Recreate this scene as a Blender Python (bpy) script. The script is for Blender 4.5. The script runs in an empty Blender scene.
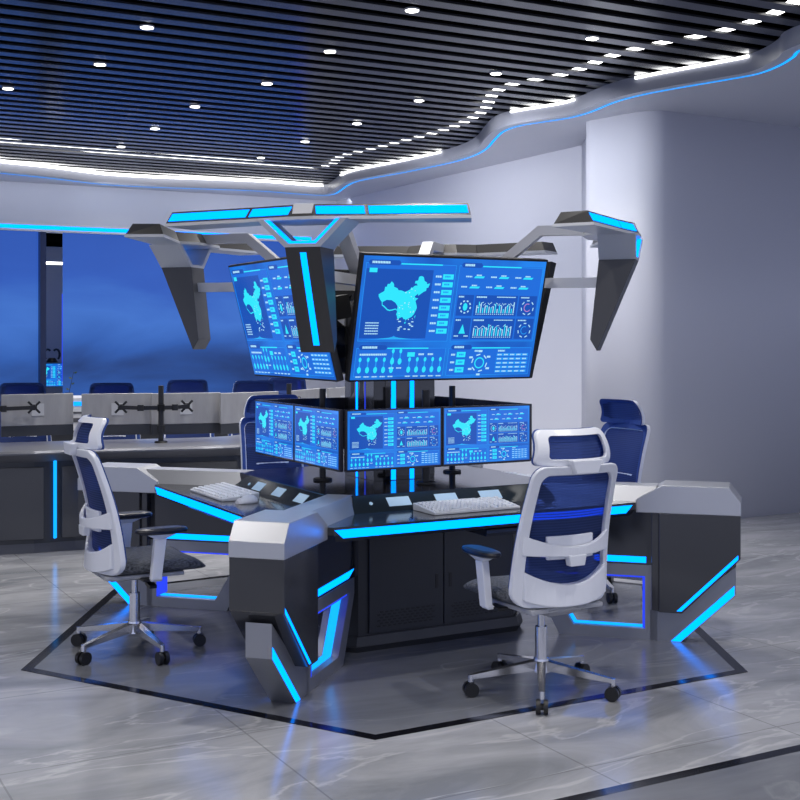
import bpy, math, random
from math import sin, cos, radians as R, pi, sqrt
from mathutils import Vector, Matrix
random.seed(4)
scn = bpy.context.scene
col = scn.collection

# ------------------------------------------------------------------ camera constants
F, HY, H = 1211.27, 337.494, 1.5
def at(px, py, z):
    Y = F*(H-z)/(py-HY)
    return ((px-400)/F*Y, Y)
CX, CY, TH = -0.0567, 6.4328, R(-16.2177)
RD = R(28.8)                      # direction of the room's grid

# ------------------------------------------------------------------ materials
def mat(name, color=(.5,.5,.5), rough=.5, metal=0., coat=0., emit=None, estr=1., spec=.5):
    m = bpy.data.materials.new(name); m.use_nodes = True
    b = m.node_tree.nodes['Principled BSDF']
    b.inputs['Base Color'].default_value = (*color, 1)
    b.inputs['Roughness'].default_value = rough
    b.inputs['Metallic'].default_value = metal
    b.inputs['Coat Weight'].default_value = coat
    b.inputs['Coat Roughness'].default_value = .08
    b.inputs['Specular IOR Level'].default_value = spec
    if emit:
        b.inputs['Emission Color'].default_value = (*emit, 1)
        b.inputs['Emission Strength'].default_value = estr
    return m
def noise_rough(m, scale, lo, hi, stretch=(1,1,1), colvar=None, bump=0):
    nt = m.node_tree; b = nt.nodes['Principled BSDF']
    tc = nt.nodes.new('ShaderNodeTexCoord'); mp = nt.nodes.new('ShaderNodeMapping')
    mp.inputs['Scale'].default_value = stretch
    n = nt.nodes.new('ShaderNodeTexNoise'); n.inputs['Scale'].default_value = scale; n.inputs['Detail'].default_value = 5
    nt.links.new(tc.outputs['Object'], mp.inputs[0]); nt.links.new(mp.outputs[0], n.inputs['Vector'])
    r = nt.nodes.new('ShaderNodeMapRange'); r.inputs['To Min'].default_value = lo; r.inputs['To Max'].default_value = hi
    nt.links.new(n.outputs['Fac'], r.inputs['Value']); nt.links.new(r.outputs[0], b.inputs['Roughness'])
    if colvar:
        c = nt.nodes.new('ShaderNodeValToRGB'); c.color_ramp.elements[0].position = .3; c.color_ramp.elements[1].position = .7
        c.color_ramp.elements[0].color = (*colvar[0],1); c.color_ramp.elements[1].color = (*colvar[1],1)
        nt.links.new(n.outputs['Fac'], c.inputs[0]); nt.links.new(c.outputs[0], b.inputs['Base Color'])
    if bump:
        bp = nt.nodes.new('ShaderNodeBump'); bp.inputs['Strength'].default_value = bump; bp.inputs['Distance'].default_value = .004
        nt.links.new(n.outputs['Fac'], bp.inputs['Height']); nt.links.new(bp.outputs[0], b.inputs['Normal'])
    return m
M = {}
M['silver'] = noise_rough(mat('brushed_silver', (.50,.51,.54), .35, .65), 30, .28, .42, (1,1,1))
M['silver_lt'] = mat('pale_silver_paint', (.60,.61,.64), .4, .25)
M['silver_dk'] = noise_rough(mat('grey_satin_metal', (.30,.31,.345), .35, .6), 25, .3, .45)
M['dark'] = mat('dark_gloss_panel', (.030,.031,.036), .16, 0, .5)
M['dark_mat'] = mat('dark_satin_panel', (.028,.030,.036), .38)
M['fin'] = mat('charcoal_metal', (.060,.059,.060), .30, .2)
M['black'] = mat('black_plastic', (.008,.008,.009), .4)
M['blackgloss'] = mat('black_glass', (.010,.011,.014), .06, 0, .3)
M['desk'] = noise_rough(mat('desk_top_black', (.022,.022,.026), .14, 0, .3), 60, .10, .2)
M['counter'] = mat('desk_counter_black', (.014,.014,.017), .12, 0, .3)
M['cyan'] = mat('cyan_light_strip', (0,0,0), .5, emit=(0.0,.72,3.6), estr=1.0, spec=0)
M['cyan_soft'] = mat('cyan_thin_light', (0,0,0), .5, emit=(0.01,.55,1.8), estr=1.0, spec=0)
M['blue_led'] = mat('blue_light_strip', (0,0,0), .5, emit=(.03,.07,1.0), estr=1.0, spec=0)
M['white_led'] = mat('white_light_strip', (0,0,0), .5, emit=(1,1,1), estr=5.0, spec=0)
M['white_led2'] = mat('white_cove_light', (0,0,0), .5, emit=(1,1,1), estr=4.0, spec=0)
M['lamp'] = mat('downlight_lens', (0,0,0), .5, emit=(1,.97,.93), estr=12.0, spec=0)
M['white_pl'] = mat('white_plastic', (.80,.82,.88), .28)
M['chrome'] = mat('polished_aluminium', (.62,.62,.64), .18, .95)
M['key'] = mat('keyboard_white', (.72,.74,.78), .35)
M['keycap'] = mat('keycap_white', (.82,.84,.88), .4)
M['pad'] = mat('pale_blue_display', (.3,.4,.5), .3, emit=(.30,.45,.62), estr=.55)
M['grey_pl'] = mat('grey_plastic', (.42,.43,.46), .4)
M['row_top'] = mat('row_desk_grey', (.17,.175,.20), .3, .3)
M['row_bev'] = mat('row_desk_bevel', (.11,.113,.13), .35, .3)
M['mon_back'] = noise_rough(mat('monitor_back_silver', (.47,.47,.48), .45, .2), 18, .4, .55, (1,1,.2), ((.27,.27,.28),(.34,.34,.35)))
M['seat'] = noise_rough(mat('seat_fabric', (.1,.1,.11), .9), 60, .85, .95, (1,6,1), ((.022,.024,.028),(.17,.18,.20)), .3)
M['slat'] = mat('slat_black', (.022,.022,.027), .20, 0, 0, spec=.5)
M['ceil_black'] = mat('ceiling_void_black', (.0015,.0015,.002), .9, spec=0)
M['wall'] = noise_rough(mat('wall_paint', (.60,.61,.68), .42), 90, .4, .5, bump=.04)
M['soffit'] = mat('soffit_paint', (.56,.57,.64), .45)
M['line'] = mat('black_inlay', (.006,.006,.008), .12)
M['ledge'] = mat('white_ledge', (.7,.7,.73), .4)

M['frame_navy']=mat('navy_window_frame',(.01,.025,.10),.3)
M['leaf']=mat('dark_leaf',(.02,.05,.03),.5)
def mesh_fabric(name, c, tint, openness, scale):
    m = bpy.data.materials.new(name); m.use_nodes = True
    nt = m.node_tree; b = nt.nodes['Principled BSDF']; out = nt.nodes['Material Output']
    b.inputs['Base Color'].default_value = (*c,1); b.inputs['Roughness'].default_value = .7
    tr = nt.nodes.new('ShaderNodeBsdfTransparent'); tr.inputs[0].default_value = (*tint,1)
    mix = nt.nodes.new('ShaderNodeMixShader')
    tc = nt.nodes.new('ShaderNodeTexCoord'); w = nt.nodes.new('ShaderNodeTexWave')
    w.bands_direction = 'Z'; w.inputs['Scale'].default_value = scale; w.inputs['Distortion'].default_value = .4
    nt.links.new(tc.outputs['Object'], w.inputs['Vector'])
    r = nt.nodes.new('ShaderNodeMapRange'); r.inputs['To Min'].default_value = 0; r.inputs['To Max'].default_value = openness
    nt.links.new(w.outputs['Fac'], r.inputs['Value']); nt.links.new(r.outputs[0], mix.inputs[0])
    nt.links.new(b.outputs[0], mix.inputs[1]); nt.links.new(tr.outputs[0], mix.inputs[2]); nt.links.new(mix.outputs[0], out.inputs[0])
    return m
M['mesh'] = mesh_fabric('navy_back_mesh', (.010,.030,.13), (.10,.20,.80), .34, 28)

def marble(name, dark, light, vein, rough, tile=.91, grout=True):
    m = bpy.data.materials.new(name); m.use_nodes = True
    nt = m.node_tree; b = nt.nodes['Principled BSDF']; N = nt.nodes.new; L = nt.links.new
    tc = N('ShaderNodeTexCoord')
    mp = N('ShaderNodeMapping'); mp.inputs['Rotation'].default_value = (0,0,-RD); L(tc.outputs['Object'], mp.inputs[0])
    st = N('ShaderNodeMapping'); st.inputs['Scale'].default_value = (.55,1.5,1); L(mp.outputs[0], st.inputs[0])
    n1 = N('ShaderNodeTexNoise'); n1.inputs['Scale'].default_value = 1.5; n1.inputs['Detail'].default_value = 9; n1.inputs['Roughness'].default_value = .62; n1.inputs['Distortion'].default_value = .9
    L(st.outputs[0], n1.inputs['Vector'])
    r1 = N('ShaderNodeValToRGB'); r1.color_ramp.elements[0].position = .33; r1.color_ramp.elements[1].position = .66
    r1.color_ramp.elements[0].color = (*dark,1); r1.color_ramp.elements[1].color = (*light,1); L(n1.outputs['Fac'], r1.inputs[0])
    n2 = N('ShaderNodeTexNoise'); n2.inputs['Scale'].default_value = 1.1; n2.inputs['Detail'].default_value = 7; n2.inputs['Distortion'].default_value = 1.8
    L(st.outputs[0], n2.inputs['Vector'])
    ab = N('ShaderNodeMath'); ab.operation = 'SUBTRACT'; ab.inputs[1].default_value = .5; L(n2.outputs['Fac'], ab.inputs[0])
    a2 = N('ShaderNodeMath'); a2.operation = 'ABSOLUTE'; L(ab.outputs[0], a2.inputs[0])
    r2 = N('ShaderNodeMapRange'); r2.inputs['From Max'].default_value = .016; r2.inputs['To Min'].default_value = .55; r2.inputs['To Max'].default_value = 0; L(a2.outputs[0], r2.inputs['Value'])
    mx = N('ShaderNodeMix'); mx.data_type = 'RGBA'; L(r2.outputs[0], mx.inputs[0]); L(r1.outputs[0], mx.inputs[6]); mx.inputs[7].default_value = (*vein,1)
    res = mx.outputs[2]
    if grout:
        sp = N('ShaderNodeSeparateXYZ'); L(mp.outputs[0], sp.inputs[0])
        prev = None
        for ax, off in ((0, 1.70), (1, 3.39)):
            s = N('ShaderNodeMath'); s.operation = 'SUBTRACT'; s.inputs[1].default_value = off - tile/2 - 20*tile; L(sp.outputs[ax], s.inputs[0])
            mo = N('ShaderNodeMath'); mo.operation = 'MODULO'; mo.inputs[1].default_value = tile; L(s.outputs[0], mo.inputs[0])
            d = N('ShaderNodeMath'); d.operation = 'SUBTRACT'; d.inputs[1].default_value = tile/2; L(mo.outputs[0], d.inputs[0])
            e = N('ShaderNodeMath'); e.operation = 'ABSOLUTE'; L(d.outputs[0], e.inputs[0])
            g = N('ShaderNodeMath'); g.operation = 'LESS_THAN'; g.inputs[1].default_value = .0035; L(e.outputs[0], g.inputs[0])
            if prev is None: prev = g
            else:
                mxx = N('ShaderNodeMath'); mxx.operation = 'MAXIMUM'; L(prev.outputs[0], mxx.inputs[0]); L(g.outputs[0], mxx.inputs[1]); prev = mxx
        m3 = N('ShaderNodeMix'); m3.data_type = 'RGBA'
        sc = N('ShaderNodeMath'); sc.operation = 'MULTIPLY'; sc.inputs[1].default_value = .45; L(prev.outputs[0], sc.inputs[0])
        L(sc.outputs[0], m3.inputs[0]); L(res, m3.inputs[6]); m3.inputs[7].default_value = (dark[0]*.45,dark[1]*.45,dark[2]*.45,1)
        res = m3.outputs[2]
    L(res, b.inputs['Base Color'])
    rr = N('ShaderNodeMapRange'); rr.inputs['To Min'].default_value = rough*.8; rr.inputs['To Max'].default_value = rough*1.3
    L(n1.outputs['Fac'], rr.inputs['Value']); L(rr.outputs[0], b.inputs['Roughness'])
    b.inputs['Specular IOR Level'].default_value = .6
    return m
M['floor'] = marble('light_marble', (.21,.22,.24), (.43,.435,.46), (.54,.54,.56), .17)
M['floor_dk'] = marble('grey_stone', (.125,.132,.152), (.19,.198,.222), (.24,.25,.27), .20, grout=False)

def sky_panel():
    m = bpy.data.materials.new('dusk_sky_glow'); m.use_nodes = True
    nt = m.node_tree; b = nt.nodes['Principled BSDF']; N = nt.nodes.new; L = nt.links.new
    b.inputs['Base Color'].default_value = (.002,.003,.008,1); b.inputs['Roughness'].default_value = .35
    b.inputs['Specular IOR Level'].default_value = .2
    tc = N('ShaderNodeTexCoord'); mp = N('ShaderNodeMapping'); mp.inputs['Scale'].default_value = (.45,.45,1.5)
    L(tc.outputs['Object'], mp.inputs[0])
    n = N('ShaderNodeTexNoise'); n.inputs['Scale'].default_value = .9; n.inputs['Detail'].default_value = 6; n.inputs['Distortion'].default_value = .5; L(mp.outputs[0], n.inputs['Vector'])
    sp = N('ShaderNodeSeparateXYZ'); L(tc.outputs['Object'], sp.inputs[0])
    g = N('ShaderNodeValToRGB'); e = g.color_ramp.elements
    e[0].position = 0; e[0].color = (.015,.035,.13,1); e[1].position = 1; e[1].color = (.030,.095,.44,1)
    q = e.new(.25); q.color = (.032,.11,.42,1); q = e.new(.45); q.color = (.055,.17,.58,1); q = e.new(.7); q.color = (.034,.11,.49,1)
    mr = N('ShaderNodeMapRange'); mr.inputs['From Min'].default_value = .75; mr.inputs['From Max'].default_value = 2.75; L(sp.outputs[2], mr.inputs['Value'])
    ad = N('ShaderNodeMath'); ad.operation = 'MULTIPLY_ADD'; ad.inputs[1].default_value = .9; L(n.outputs['Fac'], ad.inputs[0])
    sb = N('ShaderNodeMath'); sb.operation = 'SUBTRACT'; sb.inputs[1].default_value = .45; L(mr.outputs[0], sb.inputs[0]); L(sb.outputs[0], ad.inputs[2])
    L(ad.outputs[0], g.inputs[0]); L(g.outputs[0], b.inputs['Emission Color']); b.inputs['Emission Strength'].default_value = 1.0
    return m
M['sky'] = sky_panel()

def screen_bg():
    m = bpy.data.materials.new('display_blue'); m.use_nodes = True
    nt = m.node_tree; b = nt.nodes['Principled BSDF']; N = nt.nodes.new; L = nt.links.new
    b.inputs['Base Color'].default_value = (.005,.01,.03,1); b.inputs['Roughness'].default_value = .12
    tc = N('ShaderNodeTexCoord'); n = N('ShaderNodeTexNoise'); n.inputs['Scale'].default_value = 3.0; L(tc.outputs['Object'], n.inputs['Vector'])
    g = N('ShaderNodeValToRGB'); e = g.color_ramp.elements
    e[0].position = .3; e[0].color = (.010,.085,.48,1); e[1].position = .72; e[1].color = (.014,.24,.88,1)
    L(n.outputs['Fac'], g.inputs[0]); L(g.outputs[0], b.inputs['Emission Color']); b.inputs['Emission Strength'].default_value = 1.0
    return m
M['sbg'] = screen_bg()
def em(name, c, s=1.0): return mat(name, (.0,.0,.0), .2, emit=c, estr=s)
M['s_cyan'] = em('display_cyan', (.03,.80,1.0))
M['s_white'] = em('display_white', (.45,.80,1.0))
M['s_line'] = em('display_line', (.02,.32,.92))
M['s_dark'] = em('display_dark', (.010,.085,.47))
M['s_mid'] = em('display_mid', (.014,.155,.72))
M['s_red'] = em('display_pink', (.55,.25,.6))

# ------------------------------------------------------------------ mesh helpers
class MB:
    def __init__(s): s.v=[]; s.f=[]; s.m=[]; s.sm=[]
    def add(s, vs, fs, mi=0, smooth=False):
        o=len(s.v); s.v+= [tuple(v) for v in vs]
        for f in fs: s.f.append([i+o for i in f]); s.m.append(mi); s.sm.append(smooth)
        return s
    def box(s, x0,x1,y0,y1,z0,z1, mi=0, T=None):
        vs=[(x,y,z) for z in (z0,z1) for y in (y0,y1) for x in (x0,x1)]
        if T: vs=[T(v) for v in vs]
        return s.add(vs, [(0,2,3,1),(4,5,7,6),(0,1,5,4),(2,6,7,3),(0,4,6,2),(1,3,7,5)], mi)
    def prism(s, prof, a0, a1, axis='y', mi=0, T=None):
        # prof: list of 2D points; axis y: (x,z); axis z: (x,y); axis x: (y,z)
        def P(p,a): return {'y':(p[0],a,p[1]),'z':(p[0],p[1],a),'x':(a,p[0],p[1])}[axis]
        n=len(prof); vs=[P(p,a0) for p in prof]+[P(p,a1) for p in prof]
        if T: vs=[T(v) for v in vs]
        return s.add(vs, [list(range(n))[::-1], list(range(n,2*n))]+[(i,(i+1)%n,n+(i+1)%n,n+i) for i in range(n)], mi)
    def loft(s, A, B, mi=0, caps=True, smooth=False):
        n=len(A); fs=[(i,(i+1)%n,n+(i+1)%n,n+i) for i in range(n)]
        if caps: fs+= [list(range(n))[::-1], list(range(n,2*n))]
        return s.add(list(A)+list(B), fs, mi, smooth)
    def cyl(s, c0, c1, r0, r1=None, n=16, mi=0, smooth=True):
        r1 = r0 if r1 is None else r1
        c0,c1=Vector(c0),Vector(c1); d=(c1-c0).normalized()
        u=d.orthogonal().normalized(); w=d.cross(u)
        A=[c0+(u*cos(2*pi*i/n)+w*sin(2*pi*i/n))*r0 for i in range(n)]
        B=[c1+(u*cos(2*pi*i/n)+w*sin(2*pi*i/n))*r1 for i in range(n)]
        s.add(A+B, [(i,(i+1)%n,n+(i+1)%n,n+i) for i in range(n)], mi, smooth)
        s.add(A, [list(range(n))[::-1]], mi); s.add(B, [list(range(n))], mi); return s
    def bar(s, p0, p1, w, h, mi=0, up=(0,0,1), w1=None, h1=None):
        p0,p1=Vector(p0),Vector(p1); d=(p1-p0).normalized(); sd=d.cross(Vector(up)).normalized(); u=sd.cross(d)
        w1=w if w1 is None else w1; h1=h if h1 is None else h1
        A=[p0+sd*a*w/2+u*b*h/2 for a,b in ((-1,-1),(1,-1),(1,1),(-1,1))]
        B=[p1+sd*a*w1/2+u*b*h1/2 for a,b in ((-1,-1),(1,-1),(1,1),(-1,1))]
        return s.loft(A,B,mi)
    def build(s, name, mats, parent=None, loc=(0,0,0), rz=0, bevel=0, seg=2, smooth=False):
        me=bpy.data.meshes.new(name); me.from_pydata(s.v,[],s.f)
        if not isinstance(mats,(list,tuple)): mats=[mats]
        for m in mats: me.materials.append(M[m])
        for p,mi,sm in zip(me.polygons,s.m,s.sm): p.material_index=mi; p.use_smooth=sm or smooth
        import bmesh
        bm=bmesh.new(); bm.from_mesh(me); bmesh.ops.recalc_face_normals(bm, faces=bm.faces) if s.closed() else None
        bm.to_mesh(me); bm.free()
        o=bpy.data.objects.new(name,me); col.objects.link(o); o.location=loc; o.rotation_euler=(0,0,rz)
        if parent: o.parent=parent
        if bevel:
            b=o.modifiers.new('bevel','BEVEL'); b.width=bevel; b.segments=seg; b.limit_method='ANGLE'; b.angle_limit=R(30)
            b.harden_normals=False
        return o
    open_ = False
    def closed(s): return not s.open_
def tag(o, label=None, cat=None, group=None, kind=None):
    if label: o['label']=label
    if cat: o['category']=cat
    if group: o['group']=group
    if kind: o['kind']=kind
    return o
def empty(name, loc, rz=0, label=None, cat=None, group=None):
    o=bpy.data.objects.new(name,None); o.empty_display_size=.1; col.objects.link(o); o.location=loc; o.rotation_euler=(0,0,rz)
    return tag(o,label,cat,group)
def copy_tree(o, parent=None):
    c=o.copy(); col.objects.link(c)
    if parent: c.parent=parent
    for ch in [x for x in bpy.data.objects if x.parent==o]: copy_tree(ch,c)
    return c
def struct(o): o['kind']='structure'; return o
def flat(name, pts, z, m, kind='structure'):
    b=MB(); b.open_=True; b.add([(p[0],p[1],z) for p in pts],[list(range(len(pts)))]); o=b.build(name,m)
    if kind: o['kind']=kind
    return o

# ------------------------------------------------------------------ floor
b=MB(); b.box(-12,12,-3,24,-.2,0); floor=struct(b.build('floor','floor'))
hexo=[(-1.71,5.46),(-.093,4.513),(1.56,5.43),(1.545,7.32),(-.09,8.27),(-1.705,7.24)]
hc=Vector((sum(p[0] for p in hexo)/6,sum(p[1] for p in hexo)/6))
hexi=[tuple(hc+(Vector(p)-hc)*(1-.058/1.9)) for p in hexo]
b=MB(); b.prism(hexi,0,.0015,'z'); struct(b.build('floor_inlay','floor_dk'))
b=MB()
for i in range(6):
    j=(i+1)%6; b.prism([hexo[i],hexo[j],hexi[j],hexi[i]],0,.002,'z')
struct(b.build('trim_1','line'))
# second inlay at the lower right: band and the darker stone beyond it
p0=at(555,800,0); p1=at(800,745,0); d=(Vector(p1)-Vector(p0)).normalized(); nn=Vector((d.y,-d.x))
a=Vector(p0)-d*4; c=Vector(p1)+d*3
b=MB(); b.prism([tuple(a),tuple(c),tuple(c+nn*.05),tuple(a+nn*.05)],0,.002,'z'); struct(b.build('trim_2','line'))
b=MB(); b.prism([tuple(a+nn*.05),tuple(c+nn*.05),tuple(c+nn*2.4),tuple(a+nn*2.4)],0,.0015,'z'); struct(b.build('floor_inlay','floor_dk'))

# ------------------------------------------------------------------ walls
ZS=3.3; ZT=3.42
rd=Vector((cos(RD),sin(RD))); rn=Vector((-sin(RD),cos(RD)))
W0=Vector((-4.6,13.93))
def wl(t): return W0+rd*t
# corner with side wall
S0=Vector((1.725,11.3))
# solve W0+rd*t = S0+rn*u
dlt=S0-W0; tcorn=dlt.dot(rd); ucorn=-(dlt.dot(rn))
corner=wl(tcorn)
def tpx(px):   # parameter of the back wall seen at a pixel column
    k=(px-400)/F; return (k*W0.y-W0.x)/(rd.x-k*rd.y)
def wallbox(name, A, B, z0, z1, th=.2, m='wall'):
    A,B=Vector(A),Vector(B); d=(B-A).normalized(); n=Vector((-d.y,d.x))
    q=MB(); q.prism([tuple(A),tuple(B),tuple(B+n*th),tuple(A+n*th)],z0,z1,'z'); return q.build(name,m)
ta,tb,tend=tpx(44.5),tpx(65),tpx(303)
ZW0,ZW1=.75,2.745
# back wall: head above windows, sill below, solid part right of the windows
bw=MB()
def wb(t0,t1,z0,z1,th=.25,back=0.):
    A,B=wl(t0)+rn*back,wl(t1)+rn*back; bw.prism([tuple(A),tuple(B),tuple(B+rn*th),tuple(A+rn*th)],z0,z1,'z')
wb(-4,tcorn+.2,ZW1,3.6); wb(-4,tend,0,ZW0); wb(tend,tcorn+.2,0,ZW1)
struct(bw.build('wall_back','wall'))
# led ledge above the windows
q=MB()
def wbx(q,t0,t1,z0,z1,f0,f1,mi=0): 
    A,B=wl(t0),wl(t1); q.prism([tuple(A-rn*f1),tuple(B-rn*f1),tuple(B-rn*f0),tuple(A-rn*f0)],z0,z1,'z',mi)
wbx(q,-4,tend+.1,2.735,2.76,0,.05,0); wbx(q,-4,tend+.1,2.76,2.806,0,.035,1); wbx(q,-4,tend+.1,2.806,2.83,0,.05,0)
struct(q.build('trim_3',['ledge','cyan']))
# windows with dusk sky
for i,(t0,t1) in enumerate(((-4,ta),(tb,tend))):
    q=MB(); wbx(q,t0,t1,ZW0,ZW1,-.12,-.10,0)
    fr=.03
    wn=struct(q.build('window_%d'%(i+1),'sky'))
    q=MB()
    if i==0: wbx(q,t1-.05,t1+.02,ZW0,ZW1,-.2,0,0)
    else:
        wbx(q,t1-.03,t1,ZW0,ZW1,-.1,.0,0)
    q.build('window_frame','blue_led' if i else 'frame_navy',wn)
# room beyond the gap
q=MB(); wbx(q,ta-1,tb+2,0,3.3,-2.6,-2.5); struct(q.build('wall_beyond','grey_pl'))
q=MB(); wbx(q,ta-1,tb+2,2.75,2.8,-2.5,-.3); struct(q.build('ceiling_beyond','ceil_black'))
# side wall (perpendicular), bulging corner and right wall
path=[tuple(corner),tuple(S0+rn*.05),(1.675,10.85),(1.60,10.35),(1.553,10.11),(1.585,10.035),(1.647,9.96),(1.72,9.87),(1.808,9.765),(1.86,9.70),(1.911,9.655),(1.987,9.62),(2.05,9.605),(2.105,9.62)]
rw_end=(3.436+1.331*3.2,10.4+.78*3.2)
def wallpath(name, pts, z0, z1, off, smooth):
    n=len(pts); q=MB(); q.open_=True
    vs=[(p[0],p[1],z) for z in (z0,z1) for p in pts]
    q.add(vs,[(i,i+1,n+i+1,n+i) for i in range(n-1)],0,smooth)
    o=q.build(name,'wall'); sm=o.modifiers.new('thick','SOLIDIFY'); sm.thickness=.15; sm.offset=-1; return o
struct(wallpath('wall_side',[path[0],path[1]],0,3.6,1,False))
path+=[(2.2,9.672),(2.4,9.79),(2.8,10.02),(3.436,10.4),rw_end]
struct(wallpath('wall_right',path[1:],0,3.6,1,True))

# ------------------------------------------------------------------ ceiling
b=MB(); b.box(-14,14,-3,24,3.80,3.9); struct(b.build('ceiling','ceil_black'))
SD=R(28.2); sd=Vector((cos(SD),sin(SD))); sn=Vector((-sin(SD),cos(SD)))
b=MB()
for k in range(-12,66):
    v=k*.222+.06
    o=sn*v; a=o-sd*13; c=o+sd*13
    b.prism([tuple(a-sn*.055),tuple(c-sn*.055),tuple(c+sn*.055),tuple(a+sn*.055)],ZT,ZT+.014,'z')
struct(b.build('ceiling_slats','slat'))
cy=[(-110,163),(-50,168),(0,173),(50,178),(100,184),(150,187),(200,188.7),(260,191),(300,194),(322,195.2),(334,194),(341,190),(349,184.5),(362,180),(400,173),(430,167),(455,161.5),(475,155),(487,148),(495,139),(504,131),(520,125.5),(545,121.5),(570,117.5),(590,112),(612,103),(632,97),(660,91),(700,84),(735,78),(760,73),(780,65),(793,57),(805,48)]
base=[Vector(at(x,y,ZS)) for x,y in cy]
base=[Vector((-9,10.8)),Vector((-6.8,12.1))]+base[1:]+[Vector((2.75,7.0)),Vector((3.1,6.3)),Vector((3.5,4.5)),Vector((3.6,-2))]
def smooth_path(P, n=4):
    out=[]
    for i in range(len(P)-1):
        p0=P[max(i-1,0)];p1=P[i];p2=P[i+1];p3=P[min(i+2,len(P)-1)]
        for k in range(n):
            t=k/n; out.append(.5*((2*p1)+(p2-p0)*t+(2*p0-5*p1+4*p2-p3)*t*t+(3*p1-p0-3*p2+p3)*t**3))
    return out+[P[-1]]
cur=smooth_path(base)
def normals(P):
    N=[]
    for i in range(len(P)):
        d=(P[min(i+1,len(P)-1)]-P[max(i-1,0)]).normalized(); N.append(Vector((-d.y,d.x)))
    return N
nm=normals(cur)   # points away from the room centre (left of travel = outward/back)
LIP=.09
inner=[p-n*LIP for p,n in zip(cur,nm)]
def ribbon(name, A, za, B, zb, m, thick=0):
    n=len(A); q=MB(); q.open_=True
    q.add([(p[0],p[1],za) for p in A]+[(p[0],p[1],zb) for p in B],[(i,i+1,n+i+1,n+i) for i in range(n-1)],0,True)
    return q.build(name,m)
ctr=Vector((-2.5,3.5))
outer=[p+(p-ctr).normalized()*5.5 for p in cur]
q=MB(); n=len(cur); q.open_=True
q.add([(p[0],p[1],ZS) for p in inner]+[(p[0],p[1],ZS) for p in outer],[(i,i+1,n+i+1,n+i) for i in range(n-1)],0)
struct(q.build('ceiling_soffit','soffit'))
fas=MB(); fas.open_=True
top=[p-n_*.0 for p,n_ in zip(inner,nm)]
fas.add([(p[0],p[1],ZS) for p in inner]+[(p[0],p[1],ZT+.0) for p in top],[(i,i+1,n+i+1,n+i) for i in range(n-1)],0,True)
fas.add([(p[0],p[1],ZT) for p in top]+[((p+n_*.25)[0],(p+n_*.25)[1],ZT) for p,n_ in zip(top,nm)],[(i,i+1,n+i+1,n+i) for i in range(n-1)],0,True)
M['fascia']=mat('fascia_paint',(.24,.25,.30),.35)
struct(fas.build('trim_4','fascia'))
# cyan line on the soffit
q=MB(); q.open_=True
q.add([((p-n_*.011)[0],(p-n_*.011)[1],ZS-.003) for p,n_ in zip(cur,nm)]+[((p+n_*.011)[0],(p+n_*.011)[1],ZS-.003) for p,n_ in zip(cur,nm)],[(i,i+1,n+i+1,n+i) for i in range(n-1)])
struct(q.build('trim_5','cyan_soft'))
# cove lights on the fascia's top edge
def seg_strip(name, px0, px1, w, m, z0, off):
    A=[]
    for p,n_ in zip(cur,nm):
        px=400+F*p.x/p.y if p.y>3 else 2000
        if px0<=px<=px1: A.append(p-n_*(LIP+off))
    q=MB()
    for i in range(len(A)-1):
        q.bar((*A[i],z0),(*A[i+1],z0),w,.018)
    return struct(q.build(name,m))
seg_strip('trim_6',-900,329,.13,'white_led2',ZT-.014,.05)
seg_strip('trim_7',349,452,.016,'white_led2',ZT-.014,.012)
seg_strip('trim_8',516,590,.016,'white_led2',ZT-.014,.012)
seg_strip('trim_9',643,764,.016,'white_led2',ZT-.014,.012)
# led line above the slats
cy2=[(-60,134),(0,140),(50,145.5),(100,151),(150,155),(200,158.2),(260,163),(295,167),(318,167),(333,163.5),(337,158.5),(350,153.5),(375,148),(400,141.5),(430,134),(455,126),(475,116.5),(486,108),(489,101),(494,93),(508,85.5),(530,80.5),(560,75),(585,67),(605,58),(635,49),(670,41),(705,35),(735,27),(765,17),(790,5),(800,-3),(815,-22)]
c2=smooth_path([Vector(at(x,y,ZT+.022)) for x,y in cy2],3); n2=normals(c2); k=len(c2)
q=MB(); q.open_=True
hwf=lambda p:.13 if p.x/p.y<-.09 else .05
q.add([(*(p-w_*hwf(p)),ZT+.022) for p,w_ in zip(c2,n2)]+[(*(p+w_*hwf(p)),ZT+.022) for p,w_ in zip(c2,n2)],[(i,i+1,k+i+1,k+i) for i in range(k-1)])
struct(q.build('trim_10','white_led'))

# downlights
dl=[(147,28),(100,65),(8,89),(195,107),(155,129),(121,147),(330,52),(267,84),(305,142),(261,158),(357,124),(412,11),(496,74),(592,39),(419,101)]
names=['the one nearest the top of the left half','second highest of the left column','by the left edge of the picture','between the left columns, above the blue reflection line','just past the blue reflection line on the left','farthest back on the left','nearest of the column right of the blue line','inside the corner of the blue reflected frame','right behind the corner of the blue reflected frame','farthest back near the bend of the curved edge','third of the column right of the blue line','at the top edge near the middle','between the middle and the dashed light line','rightmost, near the top','small one left of the dashed light line']
proto=None
for i,(x,y) in enumerate(dl):
    X,Y=at(x,y,ZT-.012)
    if proto is None:
        proto=empty('ceiling_light',(X,Y,ZT-.02))
        q=MB(); q.cyl((0,0,.02),(0,0,.010),.046,.046,20); q.build('housing','grey_pl',proto)
        q=MB(); q.cyl((0,0,.010),(0,0,.007),.038,.038,20); q.build('lens','lamp',proto)
        o=proto
    else: o=copy_tree(proto); o.location=(X,Y,ZT-.02)
    tag(o,'small round white ceiling downlight, '+names[i],'ceiling light','downlights in the slatted ceiling')
def spot(x,y,e,ang=130,blend=.9,c=(1,.97,.95),z=3.38,r=.06):
    l=bpy.data.lights.new('downlight_beam','SPOT'); l.energy=e; l.spot_size=R(ang); l.spot_blend=blend; l.color=c; l.shadow_soft_size=r
    o=bpy.data.objects.new('downlight_beam',l); col.objects.link(o); o.location=(x,y,z); return o
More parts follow.
